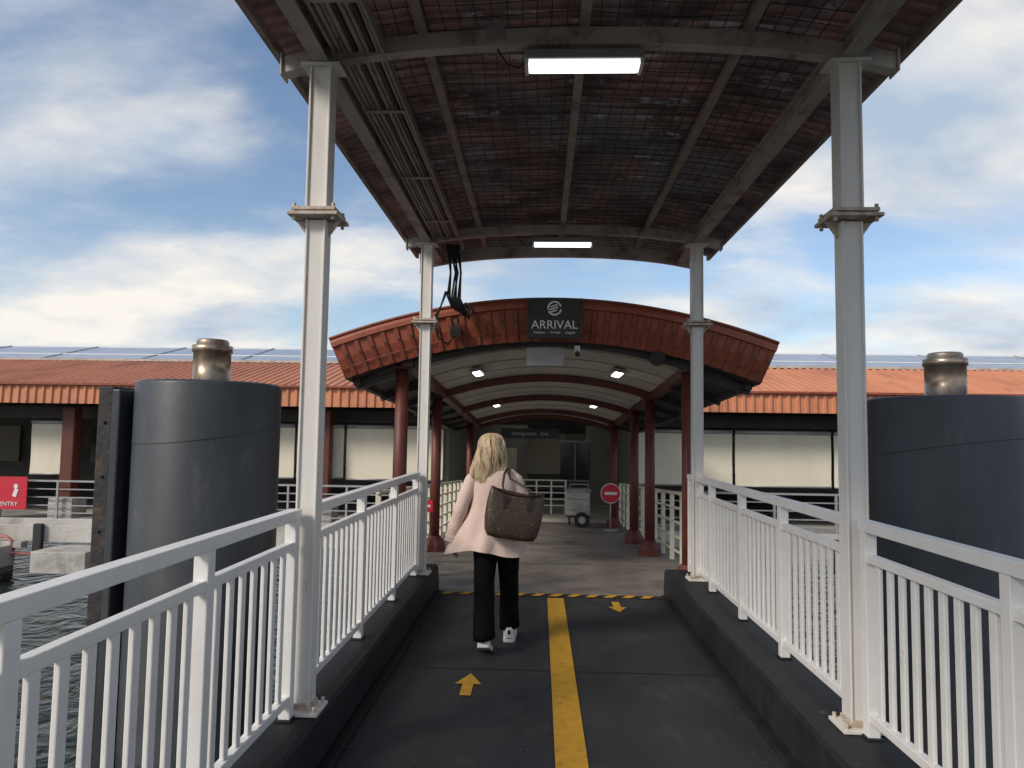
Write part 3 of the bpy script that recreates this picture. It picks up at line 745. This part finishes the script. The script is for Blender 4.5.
def shoe(cx,cy,z0,pitch_,name):
    q=MB(name); R_=Matrix.Rotation(pitch_,3,'X')
    piv=Vector((0,.12,0))
    def T(p): return Vector((cx,cy,z0))+R_@(Vector(p)*1.08-piv)+piv
    up=[]; so=[]
    for y,w_,h in ((-.085,.022,.065),(-.072,.035,.105),(-.03,.039,.115),(.02,.038,.105),(.07,.040,.075),(.12,.044,.055),(.16,.038,.045),(.185,.016,.034)):
        up.append([T((w_*math.cos(a),y,0.026+max(0,math.sin(a))*(h-.02)+min(0,math.sin(a))*.004)) for a in [2*math.pi*k/16 for k in range(16)]])
        so.append([T((sx*(w_+.006),y,zz)) for sx,zz in ((-1,0.0),(1,0.0),(1,.032),(-1,.032))])
    q.loft(up,M_shoe); q.loft(so,M_shoe,True,False)
    q.box(T((0,-.087,.07)),(.02,.006,.03),M_trou)
    q.done(W,bevel=0.003)
shoe(-0.015,-0.20,0.0,math.radians(-22),"left_shoe"); shoe(0.15,0.24,0.0,0,"right_shoe")
# bag
q=MB("shoulder_bag")
BR=Matrix.Rotation(math.radians(9),3,'Y')@Matrix.Rotation(math.radians(14),3,'Z')
BC=Vector((0.185,-0.205,1.010))
def BT(p): return BC+BR@Vector(p)
def brect(hw,hd,z,n=28,sag=0):
    out=[]
    for k in range(n):
        a=2*math.pi*k/n; ca,sa=math.cos(a),math.sin(a)
        x=hw*math.copysign(abs(ca)**0.45,ca); y=hd*math.copysign(abs(sa)**0.6,sa)
        out.append(BT((x,y,z+sag*(abs(x)/hw)**2)))
    return out
q.loft([brect(.13,.05,-.172),brect(.175,.068,-.165),brect(.195,.075,-.13),brect(.21,.07,-.04),brect(.213,.055,.06,sag=.01),brect(.205,.042,.125,sag=.03),brect(.198,.036,.15,sag=.04),brect(.17,.022,.145,sag=.035)],M_bag)
q.tube([BT((x,-.040,.15+.04*(abs(x)/.2)**2)) for x in [-.195+i*.39/10 for i in range(11)]],.006,M_strap,6)
for x in (-.09,.09): q.box(BT((x,-.058,.09)),(.022,.008,.09),M_strap,BR)
q.tube([BT((.10,-.05,.12)),BT((.08,-.05,.20)),(0.155,-0.16,1.27),(0.135,-0.06,1.335),(0.13,0.02,1.345)],.0085,M_strap,8)
q.tube([BT((-.09,-.05,.12)),(0.10,-0.18,1.22),(0.108,-0.13,1.30),(0.125,-0.03,1.345)],.0085,M_strap,8)
q.done(W)

# ------------------------------------------------------------------ world
wd=bpy.data.worlds.new("World"); S.world=wd; wd.use_nodes=True
nt=wd.node_tree; N=nt.nodes; L=nt.links; N.clear()
out=N.new("ShaderNodeOutputWorld")
SE=34
sky=N.new("ShaderNodeTexSky"); sky.sky_type='NISHITA'; sky.sun_disc=False
sky.sun_elevation=math.radians(SE); sky.air_density=1.0; sky.dust_density=0.8; sky.ozone_density=1.2
sd=Vector((-math.cos(math.radians(SE))*0.75,-math.cos(math.radians(SE))*0.66,math.sin(math.radians(SE)))).normalized()
sky.sun_rotation=math.atan2(sd.x,sd.y)
bg1=N.new("ShaderNodeBackground"); bg1.inputs[1].default_value=0.15; L.new(sky.outputs[0],bg1.inputs[0])
tc=N.new("ShaderNodeTexCoord"); sx=N.new("ShaderNodeSeparateXYZ"); L.new(tc.outputs["Generated"],sx.inputs[0])
def math_(op,a,b=None,c=None):
    m=N.new("ShaderNodeMath"); m.operation=op
    for i,v in enumerate((a,b,c)):
        if v is None: continue
        if isinstance(v,(int,float)): m.inputs[i].default_value=v
        else: L.new(v,m.inputs[i])
    return m.outputs[0]
zc=math_('MAXIMUM',sx.outputs[2],0.0); zd=math_('ADD',zc,0.26)
cx_=math_('DIVIDE',sx.outputs[0],zd); cy_=math_('DIVIDE',sx.outputs[1],zd)
cb_=N.new("ShaderNodeCombineXYZ"); L.new(cx_,cb_.inputs[0]); L.new(cy_,cb_.inputs[1]); cb_.inputs[2].default_value=5.3
mp=N.new("ShaderNodeMapping"); mp.inputs["Rotation"].default_value=(0,0,math.radians(-28)); mp.inputs["Scale"].default_value=(0.85,1.10,1); L.new(cb_.outputs[0],mp.inputs[0])
n1=N.new("ShaderNodeTexNoise"); n1.inputs["Scale"].default_value=1.35; n1.inputs["Detail"].default_value=12; n1.inputs["Roughness"].default_value=0.55; n1.inputs["Distortion"].default_value=0.2
L.new(mp.outputs[0],n1.inputs["Vector"])
hz=math_('SUBTRACT',1.0,zc); hz2=math_('POWER',hz,4.5); add=math_('MULTIPLY_ADD',hz2,0.20,n1.outputs["Fac"])
mr=N.new("ShaderNodeMapRange"); mr.interpolation_type='SMOOTHSTEP'; mr.inputs[1].default_value=0.43; mr.inputs[2].default_value=0.67; L.new(add,mr.inputs[0])
n2=N.new("ShaderNodeTexNoise"); n2.inputs["Scale"].default_value=2.4; n2.inputs["Detail"].default_value=8; L.new(mp.outputs[0],n2.inputs["Vector"])
cr=N.new("ShaderNodeValToRGB"); cr.color_ramp.elements[0].position=0.34; cr.color_ramp.elements[0].color=(0.46,0.57,0.72,1); cr.color_ramp.elements[1].position=0.60; cr.color_ramp.elements[1].color=(1.0,0.95,0.88,1)
L.new(n2.outputs["Fac"],cr.inputs[0])
bg2=N.new("ShaderNodeBackground"); bg2.inputs[1].default_value=0.98; L.new(cr.outputs[0],bg2.inputs[0])
mx=N.new("ShaderNodeMixShader"); L.new(mr.outputs[0],mx.inputs[0]); L.new(bg1.outputs[0],mx.inputs[1]); L.new(bg2.outputs[0],mx.inputs[2])
L.new(mx.outputs[0],out.inputs[0])
sl=bpy.data.lights.new("sun","SUN"); sl.energy=2.5; sl.angle=math.radians(14); sl.color=(1,0.90,0.78)
so=bpy.data.objects.new("sun",sl); COL.objects.link(so); so.rotation_euler=(-sd).to_track_quat('-Z','Y').to_euler()

# ------------------------------------------------------------------ camera
cam=bpy.data.cameras.new("camera"); cam.lens=25.0; cam.sensor_width=36; cam.clip_end=5000; cam.clip_start=0.05
co=bpy.data.objects.new("camera",cam); COL.objects.link(co)
co.matrix_world=Matrix.Translation((0,0,1.6))@Matrix.Rotation(math.radians(2.31),4,'Z')@Matrix.Rotation(math.radians(94.03),4,'X')@Matrix.Rotation(math.radians(0.85),4,'Z')
S.camera=co
S.view_settings.view_transform='Standard'; S.view_settings.look='None'; S.view_settings.exposure=0
